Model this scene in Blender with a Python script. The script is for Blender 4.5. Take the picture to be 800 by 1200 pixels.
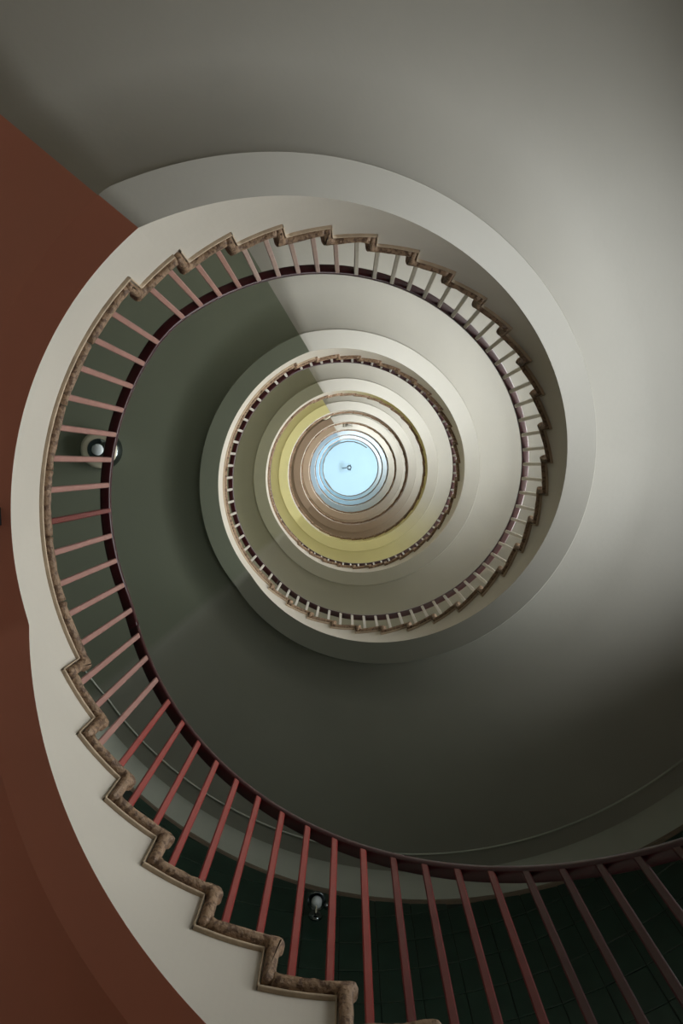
import bpy, math, random
from mathutils import Matrix, Vector
random.seed(7)
D = math.pi / 180
scn = bpy.context.scene
for o in list(bpy.data.objects): bpy.data.objects.remove(o)
C = scn.collection

# ------------------------------------------------------------------ camera (looks straight up the stairwell)
F_PX = 800.0
TX, TY = 7.5353, -55.6294
cam_d = bpy.data.cameras.new('camera'); cam = bpy.data.objects.new('camera', cam_d); C.objects.link(cam)
cam_d.sensor_fit = 'VERTICAL'; cam_d.sensor_height = 36.0; cam_d.sensor_width = 24.0
cam_d.lens = 36.0 * F_PX / 1200.0; cam_d.clip_start = 0.05; cam_d.clip_end = 200
_a, _b = math.atan2(TX, F_PX), math.atan2(TY, F_PX)
ca, sa, cb, sb = math.cos(_a), math.sin(_a), math.cos(_b), math.sin(_b)
right = (ca, 0, sa); down = (-sa * sb, cb, ca * sb); fwd = (-sa * cb, -sb, ca * cb)
cam.matrix_world = Matrix(((right[0], -down[0], -fwd[0], -0.0802), (right[1], -down[1], -fwd[1], -0.2102),
                           (right[2], -down[2], -fwd[2], 0.0), (0, 0, 0, 1)))
scn.camera = cam

# ------------------------------------------------------------------ world + exposure
w = bpy.data.worlds.new('world'); scn.world = w; w.use_nodes = True
w.node_tree.nodes['Background'].inputs[0].default_value = (0.62, 0.74, 0.85, 1)
w.node_tree.nodes['Background'].inputs[1].default_value = 0.6
scn.view_settings.view_transform = 'Standard'; scn.view_settings.look = 'None'
scn.view_settings.gamma = 1; scn.view_settings.use_curve_mapping = False
scn.view_settings.exposure = 0.0
scn.cycles.use_denoising = True
scn.cycles.max_bounces = 10; scn.cycles.diffuse_bounces = 7; scn.cycles.glossy_bounces = 3

# ------------------------------------------------------------------ stair geometry
RISE = 0.174
Z1 = 3.3312                       # underside level of the first landing's edging
LA, LB, LC, LD = 150.7, 223.01, 487.99, 602.59
RC = RISE * 26.24 / 26
R_S, R_B, R_W = 1.594, 1.812, 4.30
NTOP = 9
SHP = dict(c=(0.0005, -0.0039, 0.0053, 0.0009), s=(0.0129, -0.0059, 0.0003, 0.0002))
def shape(u):
    t = u * D
    return 1 + sum(SHP['c'][k] * math.cos((k + 1) * t) + SHP['s'][k] * math.sin((k + 1) * t) for k in range(4))
def rad(u, R):                     # slightly irregular well edge fading to a true cylinder at the outer wall
    if R <= 1.9: return R * shape(u)
    f = max(0, (R_W - R) / (R_W - 1.9))
    return R + 1.9 * (shape(u) - 1) * f
def P(u, R, z):
    r = rad(u, R); return (r * math.cos(u * D), r * math.sin(u * D), z)
LEV = [0.0, 28 * RISE]             # level of landings 1, 2, ...
for n in range(8): LEV.append(LEV[-1] + 26 * RC)
def land_start(n): return LA if n == 1 else LC + 360 * (n - 2)
def land_end(n): return LB if n == 1 else LD + 360 * (n - 2)
def pitch(u, o1, o2):              # smooth line: flat over landings, sloped over flights
    if u < LA + o1: return (u - LA - o1) / 9.65 * RISE * 1.0414
    for n in range(1, NTOP + 1):
        if u < land_end(n) + o2: return LEV[n - 1]
        if n == NTOP: return LEV[n - 1]
        a, b = land_end(n) + o2, land_start(n + 1) + o1
        if u < b: return LEV[n - 1] + (LEV[n] - LEV[n - 1]) * (u - a) / (b - a)
def zsoffit(u): return Z1 - 0.314 + pitch(u, 10.84, 8.29)
def zrail(u): return Z1 + 1.19 + pitch(u, 4.46, -2.04)
# risers: (angle, level below, level above)
RIS = []
for k in range(22, -1, -1): RIS.append((LA - 9.65 * k, -(k + 1) * RISE * 1.0414, -k * RISE * 1.0414))
for n in range(1, NTOP):
    cnt = 28 if n == 1 else 26
    a, b = land_end(n), land_start(n + 1); l0, l1 = LEV[n - 1], LEV[n]
    for k in range(cnt): RIS.append((a + (b - a) * k / (cnt - 1), l0 + (l1 - l0) * k / cnt, l0 + (l1 - l0) * (k + 1) / cnt))
def level(u):
    L = RIS[0][1]
    for r in RIS:
        if r[0] <= u: L = r[2]
        else: break
    return L

# ------------------------------------------------------------------ helpers
def tag(o, label=None, cat=None, group=None, kind=None):
    if label: o['label'] = label
    if cat: o['category'] = cat
    if group: o['group'] = group
    if kind: o['kind'] = kind
    return o
def mesh_obj(name, vs, fs, mat, parent=None, smooth=False, attr=None, mesh=None):
    if mesh is None:
        mesh = bpy.data.meshes.new(name); mesh.from_pydata(vs, [], fs); mesh.update()
        if mat: mesh.materials.append(mat)
        if smooth:
            for p in mesh.polygons: p.use_smooth = True
        if attr:
            at = mesh.attributes.new('paint', 'FLOAT', 'POINT')
            at.data.foreach_set('value', attr)
    o = bpy.data.objects.new(name, mesh); C.objects.link(o)
    if parent: o.parent = parent
    return o
def empty(name, loc, label, cat, group=None, kind=None):
    o = bpy.data.objects.new(name, None); C.objects.link(o); o.location = loc; o.empty_display_size = 0.1
    return tag(o, label, cat, group, kind)
def local(vs, root):
    l = root.location; return [(v[0] - l[0], v[1] - l[1], v[2] - l[2]) for v in vs]
def grid_faces(nu, nv, flip=False):
    fs = []
    for i in range(nu - 1):
        for j in range(nv - 1):
            a = i * nv + j; f = (a, a + 1, a + nv + 1, a + nv)
            fs.append(f[::-1] if flip else f)
    return fs

# ------------------------------------------------------------------ materials
def lin(c): return tuple(((x / 255) / 12.92 if x / 255 <= 0.04045 else ((x / 255 + 0.055) / 1.055) ** 2.4) for x in c) + (1,)
def mat(name, rgb, rough=0.6, metal=0.0, var=0.06, scale=3.0, bump=0.0, bscale=40, rgb2=None, coat=0.0, spec=0.5, mottle=None):
    m = bpy.data.materials.new(name); m.use_nodes = True
    nt = m.node_tree; N = nt.nodes; L = nt.links; b = N['Principled BSDF']
    b.inputs['Roughness'].default_value = rough; b.inputs['Metallic'].default_value = metal
    b.inputs['Coat Weight'].default_value = coat; b.inputs['Coat Roughness'].default_value = 0.2
    b.inputs['Specular IOR Level'].default_value = spec
    tc = N.new('ShaderNodeTexCoord'); nz = N.new('ShaderNodeTexNoise'); nz.inputs['Scale'].default_value = scale
    nz.inputs['Detail'].default_value = 5; L.new(tc.outputs['Object'], nz.inputs['Vector'])
    if rgb2:                                                     # base colour changes along the 'paint' attribute
        at = N.new('ShaderNodeAttribute'); at.attribute_name = 'paint'
        mx = N.new('ShaderNodeMix'); mx.data_type = 'RGBA'
        mx.inputs[6].default_value = lin(rgb); mx.inputs[7].default_value = lin(rgb2)
        L.new(at.outputs['Fac'], mx.inputs[0]); base = mx.outputs[2]
    else:
        rg = N.new('ShaderNodeRGB'); rg.outputs[0].default_value = lin(rgb); base = rg.outputs[0]
    mr = N.new('ShaderNodeMapRange'); mr.inputs[1].default_value = 0.3; mr.inputs[2].default_value = 0.7
    mr.inputs[3].default_value = 1 - var; mr.inputs[4].default_value = 1 + var
    L.new(nz.outputs['Fac'], mr.inputs[0])
    vm = N.new('ShaderNodeVectorMath'); vm.operation = 'SCALE'
    L.new(base, vm.inputs[0]); L.new(mr.outputs[0], vm.inputs['Scale'])
    out = vm.outputs[0]
    if mottle:                                                   # chipped / worn patches
        n2 = N.new('ShaderNodeTexNoise'); n2.inputs['Scale'].default_value = mottle[1]; n2.inputs['Detail'].default_value = 6
        L.new(tc.outputs['Object'], n2.inputs['Vector'])
        cr = N.new('ShaderNodeMapRange'); cr.inputs[1].default_value = mottle[2]; cr.inputs[2].default_value = mottle[2] + 0.08
        L.new(n2.outputs['Fac'], cr.inputs[0])
        m2 = N.new('ShaderNodeMix'); m2.data_type = 'RGBA'; m2.inputs[7].default_value = lin(mottle[0])
        L.new(cr.outputs[0], m2.inputs[0]); L.new(out, m2.inputs[6]); out = m2.outputs[2]
    L.new(out, b.inputs['Base Color'])
    if bump:
        n3 = N.new('ShaderNodeTexNoise'); n3.inputs['Scale'].default_value = bscale; n3.inputs['Detail'].default_value = 4
        L.new(tc.outputs['Object'], n3.inputs['Vector'])
        bp = N.new('ShaderNodeBump'); bp.inputs['Strength'].default_value = bump; bp.inputs['Distance'].default_value = 0.01
        L.new(n3.outputs['Fac'], bp.inputs['Height']); L.new(bp.outputs[0], b.inputs['Normal'])
    return m
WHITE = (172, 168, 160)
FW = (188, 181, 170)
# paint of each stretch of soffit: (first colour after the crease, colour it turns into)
PAINT = [((214, 136, 114), (214, 136, 114)), (WHITE, (122, 127, 110)), (WHITE, (136, 134, 112)), (WHITE, (228, 220, 162)),  # sage is paint plus greenish bounce light put into the colour
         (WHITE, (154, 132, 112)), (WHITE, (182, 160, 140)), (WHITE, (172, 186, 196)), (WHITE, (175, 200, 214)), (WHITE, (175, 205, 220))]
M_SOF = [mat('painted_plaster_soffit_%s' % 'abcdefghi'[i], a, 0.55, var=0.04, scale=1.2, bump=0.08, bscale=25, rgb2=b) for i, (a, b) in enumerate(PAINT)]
FPAINT_BOUNCE = [(FW, FW), (FW, FW), (FW, FW), (FW, (178, 166, 100)), (FW, (140, 118, 98)), (FW, (160, 140, 110)), (FW, FW), (FW, FW), (FW, FW)]  # olive and browns put coloured bounce in the shade into the string colour
M_FAS = [mat('string_paint_and_tint_%s' % 'abcdefghi'[i], a, 0.5, var=0.04, scale=2.0, bump=0.08, bscale=20, rgb2=b) for i, (a, b) in enumerate(FPAINT_BOUNCE)]
M_EDGE = mat('worn_tan_stone_edging', (134, 108, 84), 0.62, var=0.22, scale=9, bump=0.7, bscale=70, mottle=((94, 70, 52), 44, 0.50))
M_BEAD = mat('tan_bedding_bead', (172, 152, 128), 0.6, var=0.15, scale=12, bump=0.4)
M_TREAD = mat('terrazzo_tread', (200, 194, 180), 0.4, var=0.12, scale=30)
M_RAIL = mat('maroon_lacquered_handrail', (48, 3, 11), 0.35, var=0.15, scale=6, coat=0.05)
M_BRED = mat('red_painted_baluster', (134, 44, 40), 0.4, var=0.12, scale=9, coat=0.5)
M_BROSE = mat('rose_baluster_painted_sheen', (150, 108, 100), 0.38, var=0.12, scale=9, coat=0.4)  # red paint with the gloss reflection mixed into the base colour
M_BDARK = mat('red_baluster_painted_shade', (92, 26, 26), 0.4, var=0.2, scale=9, coat=0.3)  # same red bars, darkened in colour for the shade at lower right
M_BMAR = mat('red_baluster_painted_deep_shade', (58, 12, 16), 0.4, var=0.2, scale=9, coat=0.3)  # deepest shade at lower right, also put into the colour
M_BMID = mat('greyish_rose_baluster_painted_sheen', (160, 134, 126), 0.4, var=0.1, scale=9, coat=0.3)  # step between rose and grey, reflection held in the colour
M_BGREY = mat('grey_baluster_painted_sheen', (176, 168, 158), 0.4, var=0.1, scale=9, coat=0.3)  # glancing reflection of the pale soffit painted as a grey base colour
M_CRIM = mat('crimson_gloss_baluster', (98, 2, 20), 0.2, var=0.08, scale=9, coat=0.8)
M_TILE = mat('dark_green_glazed_tile', (30, 52, 42), 0.28, var=0.2, scale=5, coat=0.3)
M_GROUT = mat('dark_grout', (34, 44, 38), 0.8)
M_WALL = mat('off_white_wall_plaster', (190, 186, 172), 0.6, var=0.05, bump=0.1)
M_CORN = mat('cream_cornice_plaster', (164, 168, 156), 0.5, var=0.05)
M_LIP = mat('brown_picture_rail', (118, 104, 88), 0.5, var=0.08)
M_CEIL = mat('pale_blue_ceiling_paint', (206, 224, 232), 0.6, var=0.03, scale=0.6)
M_FLOOR = mat('stone_floor', (190, 182, 168), 0.4, var=0.15, scale=4)
M_CHROME = mat('dark_chrome', (120, 128, 130), 0.12, metal=1.0, var=0.03)
M_BRASS = mat('pale_enamel_ring', (188, 182, 160), 0.35, var=0.05)
M_OPAL = mat('opal_lamp_glass', (198, 206, 208), 0.25, var=0.03, coat=0.4)
M_BLACK = mat('black_plastic', (12, 13, 18), 0.4, var=0.05)
M_FRAME = mat('white_window_frame', (205, 203, 195), 0.45, var=0.04)
M_GLASS = bpy.data.materials.new('window_glass'); M_GLASS.use_nodes = True
_b = M_GLASS.node_tree.nodes['Principled BSDF']; _b.inputs['Transmission Weight'].default_value = 1.0
_b.inputs['Roughness'].default_value = 0.02; _b.inputs['Base Color'].default_value = (0.9, 0.95, 0.95, 1); _b.inputs['IOR'].default_value = 1.45

# ------------------------------------------------------------------ daylight through the stair windows (outer wall, right-hand side)
WPHI = (-18, 6, 30)
WIN = []
for n in range(0, 9):
    for phi in WPHI:
        u = 360 * n + phi + 360
        WIN.append((phi, zsoffit(min(u, 3100)) - (2.2 if n == 0 else 3.0) if u < 3200 else zsoffit(3100) + 2.1, n))
def window_power(n): return (56, 94, 100, 104, 110, 125, 190, 250, 310)[n]
for phi, z, n in WIN:
    ld = bpy.data.lights.new('daylight', 'AREA'); ld.shape = 'RECTANGLE'; ld.size = 1.2; ld.size_y = 1.8
    ld.energy = window_power(n); ld.spread = (122 if n < 8 else 180) * D
    ld.color = (0.965, 1.0, 0.985) if n < 6 else (0.66, 0.86, 1.08)
    lo = bpy.data.objects.new('daylight', ld); C.objects.link(lo)
    r = R_W - 0.06
    lo.location = (r * math.cos(phi * D), r * math.sin(phi * D), z)
    d = Vector((-math.cos(phi * D), -math.sin(phi * D), 0))
    lo.rotation_euler = d.to_track_quat('-Z', 'Z').to_euler()

# ------------------------------------------------------------------ the stair, storey by storey
NAMES = ['brick red underside, lowest and nearest stretch at the left edge',
         'off-white underside turning sage green-grey, widest ring around the well',
         'off-white underside turning dark green-grey, second ring inward',
         'cream underside turning olive yellow, third ring inward',
         'brown underside on its left side, fourth ring inward',
         'pale brown underside on its left side, fifth ring inward',
         'bluish white underside, third from the top',
         'pale blue underside, second from the top',
         'pale blue underside, topmost ring under the ceiling']
def crease(n): return land_end(n) + 8.29          # soffit paint changes here
def crease_u(n, R): return crease(n) - 12 * (1 - R_S / max(R, R_S))
SEG = [(-62.0, crease(1))] + [(crease(n), crease(n + 1)) for n in range(1, NTOP)]
RADS = [R_S, R_B, R_B + 0.020, R_B + 0.024, 2.3, 2.8, 3.4, 3.88, 3.90, 3.915, 3.94, 4.10, 4.16, 4.22, 4.27, R_W]
RZ = [0, 0, 0.042, 0.048, 0.048, 0.048, 0.048, 0.048, 0.048, 0.048, 0.05, 0.05, 0.03, -0.06, -0.16, -0.17]
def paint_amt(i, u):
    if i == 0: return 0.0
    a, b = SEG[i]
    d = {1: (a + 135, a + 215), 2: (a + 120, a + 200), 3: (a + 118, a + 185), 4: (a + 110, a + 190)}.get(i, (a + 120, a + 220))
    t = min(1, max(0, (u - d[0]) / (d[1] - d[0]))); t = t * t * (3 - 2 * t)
    if i in (1, 2):                      # the landing field takes more of the second colour than the flight before it
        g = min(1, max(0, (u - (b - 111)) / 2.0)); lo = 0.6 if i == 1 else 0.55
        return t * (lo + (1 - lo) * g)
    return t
def fas_bounce(i, u):
    a, b = SEG[i]
    t0 = min(1, max(0, (u - a - 5) / 40)); t1 = min(1, max(0, (b - 115 - u) / 35)); return t0 * t1

STAIRS = []
for i, (ua, ub) in enumerate(SEG):
    root = empty('spiral_stair_flight', (0, 0, zsoffit(ua)), 'curving concrete stair flight with ' + NAMES[i], 'stairs')
    STAIRS.append(root)
    st = 1.0 if i < 4 else 2.0
    n = max(2, int(round((ub - ua) / st)) + 1)
    # underside: inner beam band and wide outer field
    for nm, js in (('beam_band', (0, 1)), ('soffit', tuple(range(1, 12)))):
        vs, at = [], []
        for k in range(n):
            t = k / (n - 1)
            for j in js:
                R = RADS[j]
                a = ua + (crease_u(i, R) - crease(i) if i > 0 else 0)
                b = ub + (crease_u(i + 1, R) - crease(i + 1))
                u = a + (b - a) * t
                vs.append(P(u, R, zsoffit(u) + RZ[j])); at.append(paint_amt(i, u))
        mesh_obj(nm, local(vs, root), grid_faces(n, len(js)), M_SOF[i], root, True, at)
    vs = []
    for k in range(n):
        u = ua + (ub - ua) * k / (n - 1)
        for j in range(11, 15): vs.append(P(u, RADS[j], zsoffit(u) + RZ[j]))
    mesh_obj('cornice', local(vs, root), grid_faces(n, 4), M_CORN, root, True)
    vs = []
    for k in range(n):
        u = ua + (ub - ua) * k / (n - 1)
        for R, dz in ((4.268, -.155), (4.262, -.19), (4.285, -.20), (4.285, -.215), (R_W, -.215)): vs.append(P(u, R, zsoffit(u) + dz))
    mesh_obj('cornice_lip', local(vs, root), grid_faces(n, 5), M_LIP, root)
    vs = []
    for k in range(n):
        u = ua + (ub - ua) * k / (n - 1)
        for dr, dz in ((-.009, .048), (-.006, .036), (0, .031), (.006, .036), (.009, .048)): vs.append(P(u, 3.90 + dr, zsoffit(u) + dz))
    mesh_obj('bead_moulding', local(vs, root), grid_faces(n, 5), M_CORN, root, True)
    # inner string (white face towards the well) with stepped top, and the treads
    us = [ua + (ub - ua) * k / (n - 1) for k in range(n)]
    rs = [r for r in RIS if ua < r[0] < ub]
    cols = [(u, level(u)) for u in us if all(abs(u - r[0]) > 0.05 for r in rs)]
    for r in rs: cols += [(r[0] - 1e-4, r[1]), (r[0] + 1e-4, r[2])]
    cols.sort()
    vs, at = [], []
    for u, L in cols:
        zb, zt = zsoffit(u), Z1 + L + 0.02
        for q in range(4):
            z = zb + (zt - zb) * q / 3
            vs.append(P(u, R_S, z)); at.append(fas_bounce(i, u))
    mesh_obj('string_face', local(vs, root), grid_faces(len(cols), 4, True), M_FAS[i], root, False, at)
    vs = []
    for u, L in cols:
        vs += [P(u, R_S, Z1 + L + 0.02), P(u, 3.0, Z1 + L + 0.02), P(u, R_W - .02, Z1 + L + 0.02)]
    mesh_obj('treads', local(vs, root), grid_faces(len(cols), 3, True), M_TREAD, root)
    # edging: one L-shaped moulded piece per step, following tread and riser
    W = 0.020
    coarse = i >= 3
    pieces = []
    for q, r in enumerate(rs):
        un = next((s[0] for s in RIS if s[0] > r[0] + 0.01), ub + 60)
        pieces.append((r[0], r[1], r[2], un))
    segs = []
    for u0, l0, l1, u1 in pieces:
        if u1 - u0 > 15:                       # landing edge: split in lengths
            m = 6; w_ = (u1 - u0) / m
            segs.append((u0, l0, l1, u0 + w_, True))
            for k in range(1, m): segs.append((u0 + k * w_, l1, l1, u0 + (k + 1) * w_, False))
        else: segs.append((u0, l0, l1, u1, True))
    joined_v, joined_f = [], []
    rr = R_S
    for u0, l0, l1, u1, has in segs:
        deg = 1 / (rr * D)                     # metres -> degrees
        s1 = (u1 - u0) / deg
        rnd = random.Random(int(u0 * 10))
        def jit(a): return rnd.uniform(-a, a)
        out = []                               # outline in (s, z), counter-clockwise
        no = 0.022                             # how far the nosing stands out beyond the riser
        dz = l1 - l0
        nseg = 2 if coarse else 9
        if has:
            # riser leg goes from the lower level up to the new level, rounded at both ends
            out += [(-0.012, -dz - W * .6), (W * 1.1, -dz - W), (W * 1.5, -dz - W * .4), (W * 1.5, -W - 0.02), (W * 1.9, -W)]
        else: out += [(0.0, -W)]
        for k in range(1, nseg): out.append((s1 * k / nseg, -W))
        out += [(s1 - 0.002, -W), (s1 - 0.002, W)]
        for k in range(nseg - 1, 0, -1): out.append((s1 * k / nseg, W))
        if has: out += [(-no * .3, W), (-no * 1.2, W * .55), (-no * 1.5, 0), (-no * 1.3, -W * .7), (-no * .8, -W * 1.3), (-0.016, -dz * .5 - W), (-0.016, -dz + W)]
        else: out += [(0.0, W)]
        m = len(out)
        cx = sum(p[0] for p in out) / m
        # normals for the inset
        nr = []
        for k in range(m):
            a, b = out[k - 1], out[(k + 1) % m]
            tx, tz = b[0] - a[0], b[1] - a[1]; l = math.hypot(tx, tz) or 1
            nr.append((-tz / l, tx / l))
        layers = [(0.012, 0), (-0.020, 0), (-0.034, 0.005), (-0.042, 0.014)] if not coarse else [(0.012, 0), (-0.03, 0), (-0.042, 0.012)]
        vs, fs = [], []
        js = [(jit(.0035), jit(.0035)) if not coarse else (0, 0) for _ in range(m)]
        for li, (dr, ins) in enumerate(layers):
            for k in range(m):
                s = out[k][0] + nr[k][0] * ins + js[k][0] * (li > 0); z = out[k][1] + nr[k][1] * ins + js[k][1] * (li > 0)
                if not has and k in (0, m - 1): s = out[k][0]
                u = u0 + s * deg
                vs.append(P(u, rr + dr + (jit(.003) if li > 1 and not coarse else 0), Z1 + l1 + z))
        for li in range(len(layers) - 1):
            for k in range(m):
                a, b = li * m + k, li * m + (k + 1) % m
                fs.append((a, a + m, b + m, b))
        top = (len(layers) - 1) * m
        fs.append(tuple(range(top, top + m))[::-1])
        if i < 2:                              # thin bedding bead under the stone, following tread and riser
            g = 0.009
            path = []
            if has: path += [(W * 1.5 + g, -dz - W - g), (W * 1.5 + g, -W - g)]
            else: path += [(0, -W - g)]
            path += [(s1 * q / 4, -W - g) for q in range(1, 4)] + [(s1 + (W * 1.5 + g if u1 - u0 < 15 and (u1, ) and any(abs(r_[0] - u1) < .01 for r_ in rs) else 0), -W - g)]
            pv, pf = [], []
            for q, (s_, z_) in enumerate(path):
                dx = -.006 if has and q < 2 else 0; dzz = -.006
                nx, nz = (g * .5, 0) if has and q == 0 else ((g * .4, -g * .4) if has and q == 1 else (0, -g * .5))
                for dr, sg in ((.01, 1), (-.014, 1), (-.020, 0), (-.014, -1), (.01, -1)):
                    pv.append(P(u0 + (s_ + nx * sg) * deg, rr + dr, Z1 + l1 + z_ + nz * sg))
            bo = mesh_obj('bedding_bead', local(pv, root), grid_faces(len(path), 5), M_BEAD, root, True)
        if i < 3:
            mesh_obj('step_edging', local(vs, root), [f[::-1] for f in fs], M_EDGE, root, True)
        else:
            b0 = len(joined_v); joined_v += vs; joined_f += [tuple(b0 + x for x in f[::-1]) for f in fs]
    if joined_v:
        o = mesh_obj('step_edging', local(joined_v, root), joined_f, M_EDGE, root, True); o['kind'] = 'stuff'

# ------------------------------------------------------------------ balustrades: handrail + balusters
R_R = 1.7135
BAL = [('maroon handrail on red balusters sweeping past the lower edge, nearest and largest', -40, 150.0),
       ('maroon handrail on rose and grey balusters, widest full ring around the well', 150.0, 487.0),
       ('maroon handrail on short pale balusters, second ring inward', 487.0, 847.0)]
u = 847.0; k = 0
BN = ['third ring inward, at the lower edge of the olive yellow underside', 'fourth ring inward, below the brown underside', 'fifth ring inward, below the pale brown underside',
      'sixth ring inward, below the bluish white underside', 'seventh ring inward, second from the top', 'topmost ring, under the pale blue ceiling']
while k < 6:
    BAL.append(('thin dark handrail line, ' + BN[k], u, min(u + 360, 3100))); u += 360; k += 1
def bal_angles(ua, ub):
    o = []
    for q in range(len(RIS)):
        a = RIS[q][0]; b = RIS[q + 1][0] if q + 1 < len(RIS) else a + 10
        if b - a < 15: o += [a + (b - a) * .22, a + (b - a) * .72]
        else:
            m = round((b - a) / 5.85); s = (b - a - 2.9) / (m - 0.0)
            o += [a + 2.9 + s * t for t in range(m)]
    return [x for x in o if ua <= x < ub]
def bar_mesh(h, slope, wt, wr):            # slim rectangular bar with chamfered edges, top cut to the rail's slope
    vs, fs = [], []
    c = 0.005
    prof = [(wr - c, -wt), (wr, -wt + c), (wr, wt - c), (wr - c, wt), (-wr + c, wt), (-wr, wt - c), (-wr, -wt + c), (-wr + c, -wt)]
    for z in (0, h):
        for x, y in prof: vs.append((x, y, z + (slope * y if z else 0)))
    for k in range(8): fs.append((k, (k + 1) % 8, 8 + (k + 1) % 8, 8 + k))
    fs += [tuple(range(8))[::-1], tuple(range(8, 16))]
    return vs, fs
for bi, (lab, ua, ub) in enumerate(BAL):
    root = empty('balustrade', (0, 0, zrail(max(ua, -40)) - 1.2), lab, 'railing')
    n = int((ub - ua) / (1.0 if bi < 3 else 2.0)) + 1
    prof = [(-.034, .010), (-.030, .002), (-.024, 0), (.024, 0), (.030, .002), (.034, .010), (.034, .036), (.024, .050), (0, .055), (-.024, .050), (-.034, .036)]
    vs, fs = [], []
    for k in range(n):
        u = ua + (ub - ua) * k / (n - 1)
        # ease the kinks where the flights meet the landings
        z = sum(zrail(u + d) for d in (-4, -2, 0, 2, 4)) / 5
        for dr, dz in prof: vs.append(P(u, R_R + dr, z + dz))
    m = len(prof)
    for k in range(n - 1):
        for j in range(m):
            a, b = k * m + j, k * m + (j + 1) % m; fs.append((a, a + m, b + m, b))
    fs += [tuple(range(m)), tuple(range((n - 1) * m, n * m))[::-1]]
    mesh_obj('handrail', local(vs, root), fs, M_RAIL, root, True)
    cache = {}
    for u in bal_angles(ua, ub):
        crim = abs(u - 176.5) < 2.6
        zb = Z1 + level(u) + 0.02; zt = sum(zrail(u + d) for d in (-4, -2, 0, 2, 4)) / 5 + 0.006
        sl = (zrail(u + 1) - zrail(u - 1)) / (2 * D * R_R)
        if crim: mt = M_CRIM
        elif u < 66: mt = M_BMAR  # colour steps by angle stand in for shade, then for reflections
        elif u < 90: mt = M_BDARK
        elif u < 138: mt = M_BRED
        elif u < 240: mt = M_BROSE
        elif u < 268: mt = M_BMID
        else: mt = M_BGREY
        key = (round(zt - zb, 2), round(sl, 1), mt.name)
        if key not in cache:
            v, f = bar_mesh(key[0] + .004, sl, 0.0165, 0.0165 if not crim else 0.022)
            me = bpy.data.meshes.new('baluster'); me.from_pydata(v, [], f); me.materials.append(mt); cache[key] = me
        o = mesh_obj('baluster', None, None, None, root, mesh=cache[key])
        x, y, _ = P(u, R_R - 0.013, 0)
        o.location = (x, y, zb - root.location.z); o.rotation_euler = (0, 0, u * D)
        if crim: o['label'] = 'glossy crimson baluster'

# ------------------------------------------------------------------ outer wall (cylinder) with the window openings
ZTOP = Z1 + LEV[-1] + 2.75
FLOOR_Z = -1.5
def in_window(phi, z):
    for p, zc, n in WIN:
        if abs((phi - p + 180) % 360 - 180) < 9.0 and abs(z - zc) < 0.95: return True
    return False
edges = set()
for p, zc, n in WIN: edges.add(round(zc - .95, 3)); edges.add(round(zc + .95, 3))
zs = sorted(edges | {FLOOR_Z, ZTOP} | {FLOOR_Z + k * 1.0 for k in range(1, int(ZTOP - FLOOR_Z))})
angs = sorted(set([a for a in range(-180, 180, 5)] + [p + s * 9 for p in WPHI for s in (-1, 1)]))
wall = empty('wall_outer', (0, 0, FLOOR_Z), 'tall cylindrical outer stair wall with dark green tiles at the lower storey', 'wall', kind='structure')
vs, fs = [], []
for zi, z in enumerate(zs):
    for a in angs: vs.append(((R_W + .0) * math.cos(a * D), R_W * math.sin(a * D), z))
na = len(angs)
for zi in range(len(zs) - 1):
    for k in range(na):
        a0, a1 = angs[k], angs[(k + 1) % na] + (360 if k == na - 1 else 0)
        if in_window((a0 + a1) / 2, (zs[zi] + zs[zi + 1]) / 2): continue
        a, b = zi * na + k, zi * na + (k + 1) % na
        fs.append((a, a + na, b + na, b))
mesh_obj('plaster_shell', local(vs, wall), fs, M_WALL, wall)
# dark tile field: dark bed + individual tiles where the photograph shows them
def wall_top(u): return zsoffit(u) - 0.215
def wall_bot(u): return Z1 + level(u - 360) - 0.1
vs = []
U0, U1 = 360 + 20, 360 + 222
for k in range(U1 - U0 + 1):
    u = U0 + k
    for z in (wall_bot(u) - 1.5 if u < 400 else wall_bot(u), wall_top(u)): vs.append(((R_W - .012) * math.cos(u * D), (R_W - .012) * math.sin(u * D), z))
mesh_obj('tile_bed', local(vs, wall), grid_faces(U1 - U0 + 1, 2), M_GROUT, wall)
TW, TG = 0.36, 0.008
dA = TW / (R_W * D)
tile_meshes = {}
hA = (TW - TG) / 2 / (R_W * D)
cnt = 0
for a in range(0, 21):
    u = 385 + dA * (a + .5)
    zt, zb = wall_top(u), Z1 + level(u - 360)
    row = math.floor((zt + 0.4) / TW)
    while (row + 1) * TW > max(zb, 2.3) and cnt < 290:
        z0 = row * TW + TG / 2; z1 = min((row + 1) * TW - TG / 2, 1e9)
        zl, zr = wall_top(u - hA), wall_top(u + hA)
        t0, t1 = min(z1, zl), min(z1, zr)
        if t0 > z0 + .03 and t1 > z0 + .03:
            dr = 0.022 + random.uniform(-.002, .002); vs = []
            for (R, e) in ((R_W - .01, 0), (R_W - dr, 0.0), (R_W - dr - .003, .004)):
                ee = e / (R_W * D)
                vs += [(R * math.cos((u - hA + ee) * D), R * math.sin((u - hA + ee) * D), z0 + e), (R * math.cos((u + hA - ee) * D), R * math.sin((u + hA - ee) * D), z0 + e),
                       (R * math.cos((u + hA - ee) * D), R * math.sin((u + hA - ee) * D), t1 - e), (R * math.cos((u - hA + ee) * D), R * math.sin((u - hA + ee) * D), t0 - e)]
            fs = [(8, 11, 10, 9)]
            for l in (0, 4):
                for k in range(4): fs.append((l + k, l + 4 + k, l + 4 + (k + 1) % 4, l + (k + 1) % 4))
            mesh_obj('tile', local(vs, wall), fs, M_TILE, wall); cnt += 1
        row -= 1
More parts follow.
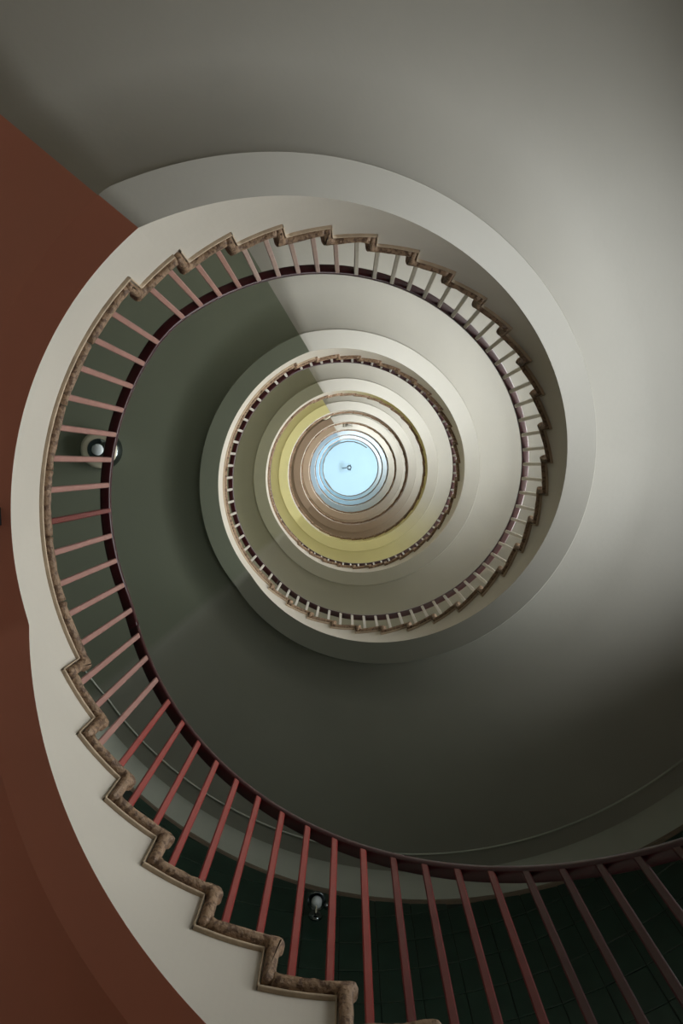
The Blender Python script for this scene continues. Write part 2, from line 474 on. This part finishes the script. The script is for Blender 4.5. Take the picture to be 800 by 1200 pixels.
# windows with frame and panes
wi = 0
for phi, z, n in WIN:
    wi += 1
    root = empty('window_%d' % wi, (R_W * math.cos(phi * D), R_W * math.sin(phi * D), z), None, None, kind='structure')
    root.rotation_euler = (0, 0, phi * D)
    hw, hh, t = 0.66, 0.95, 0.05
    vs, fs = [], []
    def box(x0, x1, y0, y1, z0, z1, V=None, Fc=None):
        b = len(V); V += [(x, y, zz) for x in (x0, x1) for y in (y0, y1) for zz in (z0, z1)]
        Fc += [(b, b + 1, b + 3, b + 2), (b + 4, b + 6, b + 7, b + 5), (b, b + 4, b + 5, b + 1), (b + 2, b + 3, b + 7, b + 6), (b, b + 2, b + 6, b + 4), (b + 1, b + 5, b + 7, b + 3)]
    for y0, y1, z0, z1 in ((-hw, hw, -hh, -hh + t), (-hw, hw, hh - t, hh), (-hw, -hw + t, -hh, hh), (hw - t, hw, -hh, hh), (-.02, .02, -hh, hh), (-hw, hw, .3, .34)):
        box(-.03, .06, y0, y1, z0, z1, vs, fs)
    mesh_obj('window_frame', vs, fs, M_FRAME, root)
    vs, fs = [], []
    box(.015, .021, -hw + t, hw - t, -hh + t, hh - t, vs, fs)
    mesh_obj('pane', vs, fs, M_GLASS, root)

# ceiling disc over the well and floor slab at the bottom
def disc(name, R, z, m, label, cat, thick, n=96):
    vs = [(0, 0, z)]; fs = []
    for r in (1.0, 2.2, R):
        for k in range(n): vs.append((r * math.cos(k * 2 * math.pi / n), r * math.sin(k * 2 * math.pi / n), z))
    b = len(vs)
    for k in range(n): vs.append((R * math.cos(k * 2 * math.pi / n), R * math.sin(k * 2 * math.pi / n), z + thick))
    vs.append((0, 0, z + thick))
    for k in range(n):
        k2 = (k + 1) % n
        fs.append((0, 1 + k2, 1 + k))
        for r in (0, 1): fs.append((1 + r * n + k, 1 + r * n + k2, 1 + (r + 1) * n + k2, 1 + (r + 1) * n + k))
        fs.append((1 + 2 * n + k, 1 + 2 * n + k2, b + k2, b + k)); fs.append((b + k, b + k2, len(vs) - 1))
    return tag(mesh_obj(name, vs, fs, m), label, cat, kind='structure')
disc('ceiling', R_W + .2, ZTOP, M_CEIL, 'pale blue round ceiling at the top of the stairwell', 'ceiling', 0.3)
disc('floor', R_W + .2, FLOOR_Z, M_FLOOR, 'stone floor at the foot of the stairwell', 'floor', -0.3)

# ------------------------------------------------------------------ lathe helper and fittings
def lathe(name, prof, m, parent, n=32, loc=(0, 0, 0), rot=None):
    vs, fs = [], []
    for r, z in prof:
        for k in range(n): vs.append((r * math.cos(k * 2 * math.pi / n), r * math.sin(k * 2 * math.pi / n), z))
    for j in range(len(prof) - 1):
        for k in range(n): fs.append((j * n + k, j * n + (k + 1) % n, (j + 1) * n + (k + 1) % n, (j + 1) * n + k))
    fs += [tuple(range(n))[::-1], tuple(range((len(prof) - 1) * n, len(prof) * n))]
    o = mesh_obj(name, vs, fs, m, parent, True); o.location = loc
    if rot: o.rotation_euler = rot
    return o
def ceiling_lamp(u, R, label):
    x, y, z = P(u, R, zsoffit(u) + 0.048)
    root = empty('ceiling_lamp', (x, y, z), label, 'lamp', 'round lamps under the landings')
    root.scale = (1.18, 1.18, 1)
    lathe('canopy', [(0.02, 0.0), (0.185, 0.0), (0.19, -0.03), (0.175, -0.10), (0.15, -0.15)], M_CHROME, root)
    lathe('ring', [(0.15, -0.15), (0.175, -0.155), (0.178, -0.17), (0.150, -0.185), (0.12, -0.18)], M_BRASS, root)
    lathe('reflector', [(0.12, -0.165), (0.10, -0.19), (0.07, -0.20)], M_CHROME, root)
    lathe('diffuser', [(0.055, -0.185), (0.055, -0.215), (0.045, -0.228), (0.01, -0.232)], M_OPAL, root)
ceiling_lamp(540 + 7.4, 2.95, 'round chrome ceiling lamp behind the handrail, left of the well')
ceiling_lamp(540 + 360 * 3 + 66, 2.0, 'tiny dark ceiling lamp on the brown underside near the top centre')

# wall lamp on the dark tiles at the bottom
u = 455.4; z = 6.46
root = empty('wall_lamp', ((R_W - .03) * math.cos(u * D), (R_W - .03) * math.sin(u * D), z), 'small chrome bracket lamp with a bluish glass globe on the dark green tiles', 'lamp')
root.rotation_euler = (0, 0, (u + 180) * D)        # local +x points into the well
def tube(name, pts, r, m, parent, n=12):
    vs, fs = [], []
    for i, p in enumerate(pts):
        a = Vector(pts[max(i - 1, 0)]); b = Vector(pts[min(i + 1, len(pts) - 1)]); d = (b - a).normalized()
        x = d.orthogonal().normalized() if i == 0 else (px - d * px.dot(d)).normalized(); px = x; y = d.cross(x)
        for k in range(n):
            q = Vector(p) + x * (r * math.cos(k * 2 * math.pi / n)) + y * (r * math.sin(k * 2 * math.pi / n)); vs.append(tuple(q))
    for i in range(len(pts) - 1):
        for k in range(n): fs.append((i * n + k, i * n + (k + 1) % n, (i + 1) * n + (k + 1) % n, (i + 1) * n + k))
    fs += [tuple(range(n))[::-1], tuple(range((len(pts) - 1) * n, len(pts) * n))]
    return mesh_obj(name, vs, fs, m, parent, True)
lathe('wall_plate', [(0.01, 0), (0.07, 0.0), (0.07, 0.012), (0.05, 0.03), (0.02, 0.035)], M_CHROME, root, rot=(0, math.pi / 2, 0))
tube('arm', [(0.02, 0, 0), (0.08, 0, .03), (0.14, 0, .05), (0.19, 0, .03), (0.20, 0, 0)], 0.011, M_CHROME, root)
lathe('shade', [(0.015, 0.03), (0.05, 0.015), (0.085, -0.03), (0.095, -0.07), (0.088, -0.07), (0.04, -0.01)], M_CHROME, root, loc=(.20, 0, 0))
lathe('globe', [(0.012, 0.0), (0.04, -0.02), (0.055, -0.06), (0.05, -0.10), (0.03, -0.125), (0.006, -0.132)], M_OPAL, root, loc=(.20, 0, -0.01))
tube('pull_rod', [(0.20, 0, -.13), (0.205, 0, -.24)], 0.008, M_BRASS, root)
lathe('side_knob', [(0.01, 0), (0.03, 0.005), (0.034, 0.03), (0.02, 0.045)], M_CHROME, root, loc=(.16, .075, -.06), rot=(-math.pi / 2, 0, 0))

# black box on the underside of the first landing (left edge)
root = empty('junction_box', P(179.3, 1.673, zsoffit(180)), 'small black box under the brick red landing at the left edge', 'box')
root.rotation_euler = (0, 0, 179.3 * D)
vs, fs = [], []
box(-.035, .05, -.04, .04, -.05, .0, vs, fs); mesh_obj('housing', vs, fs, M_BLACK, root)
vs, fs = [], []
box(-.028, .043, -.034, .034, -.058, -.05, vs, fs); mesh_obj('lid', vs, fs, M_BLACK, root)

# small framed vent high up, just after the landing
uv = 540 + 360 * 4 + 83
root = empty('ceiling_vent', P(uv, 1.80, zsoffit(uv)), 'tiny white framed vent on the underside high above the centre', 'vent')
root.rotation_euler = (0, 0, uv * D)
vs, fs = [], []
for a in ((-.16, .16, -.30, -.26), (-.16, .16, .26, .30), (-.16, -.12, -.26, .26), (.12, .16, -.26, .26), (-.12, .12, -.02, .02)): box(*a, -.06, .02, vs, fs)
mesh_obj('frame', vs, fs, M_FRAME, root)
vs, fs = [], []
for k in range(5): box(-.10 + k * .05, -.085 + k * .05, -.26, .26, -.03, .0, vs, fs)
o = mesh_obj('louvre', vs, fs, M_BLACK, root)

# hanging lamp in the middle of the ceiling
root = empty('pendant_lamp', (0.0, 0.0, ZTOP), 'small grey fitting hanging in the middle of the pale blue ceiling', 'lamp')
lathe('canopy', [(0.02, 0), (0.10, 0), (0.09, -.05), (0.03, -.07)], M_CHROME, root)
tube('stem', [(0, 0, -.05), (0, 0, -.55)], 0.018, M_CHROME, root)
lathe('shade', [(0.02, -.50), (0.08, -.54), (0.17, -.66), (0.16, -.66), (0.06, -.56)], M_CHROME, root)
lathe('globe', [(0.02, -.55), (0.08, -.60), (0.10, -.68), (0.07, -.75), (0.01, -.78)], M_OPAL, root)

for ang, ln in ((175, .48), (60, .22), (-60, .22)):
    tube('bracket_arm', [(0, 0, -.12), (ln * .6 * math.cos(ang * D), ln * .6 * math.sin(ang * D), -.16), (ln * math.cos(ang * D), ln * math.sin(ang * D), -.10)], 0.03, M_CHROME, root)
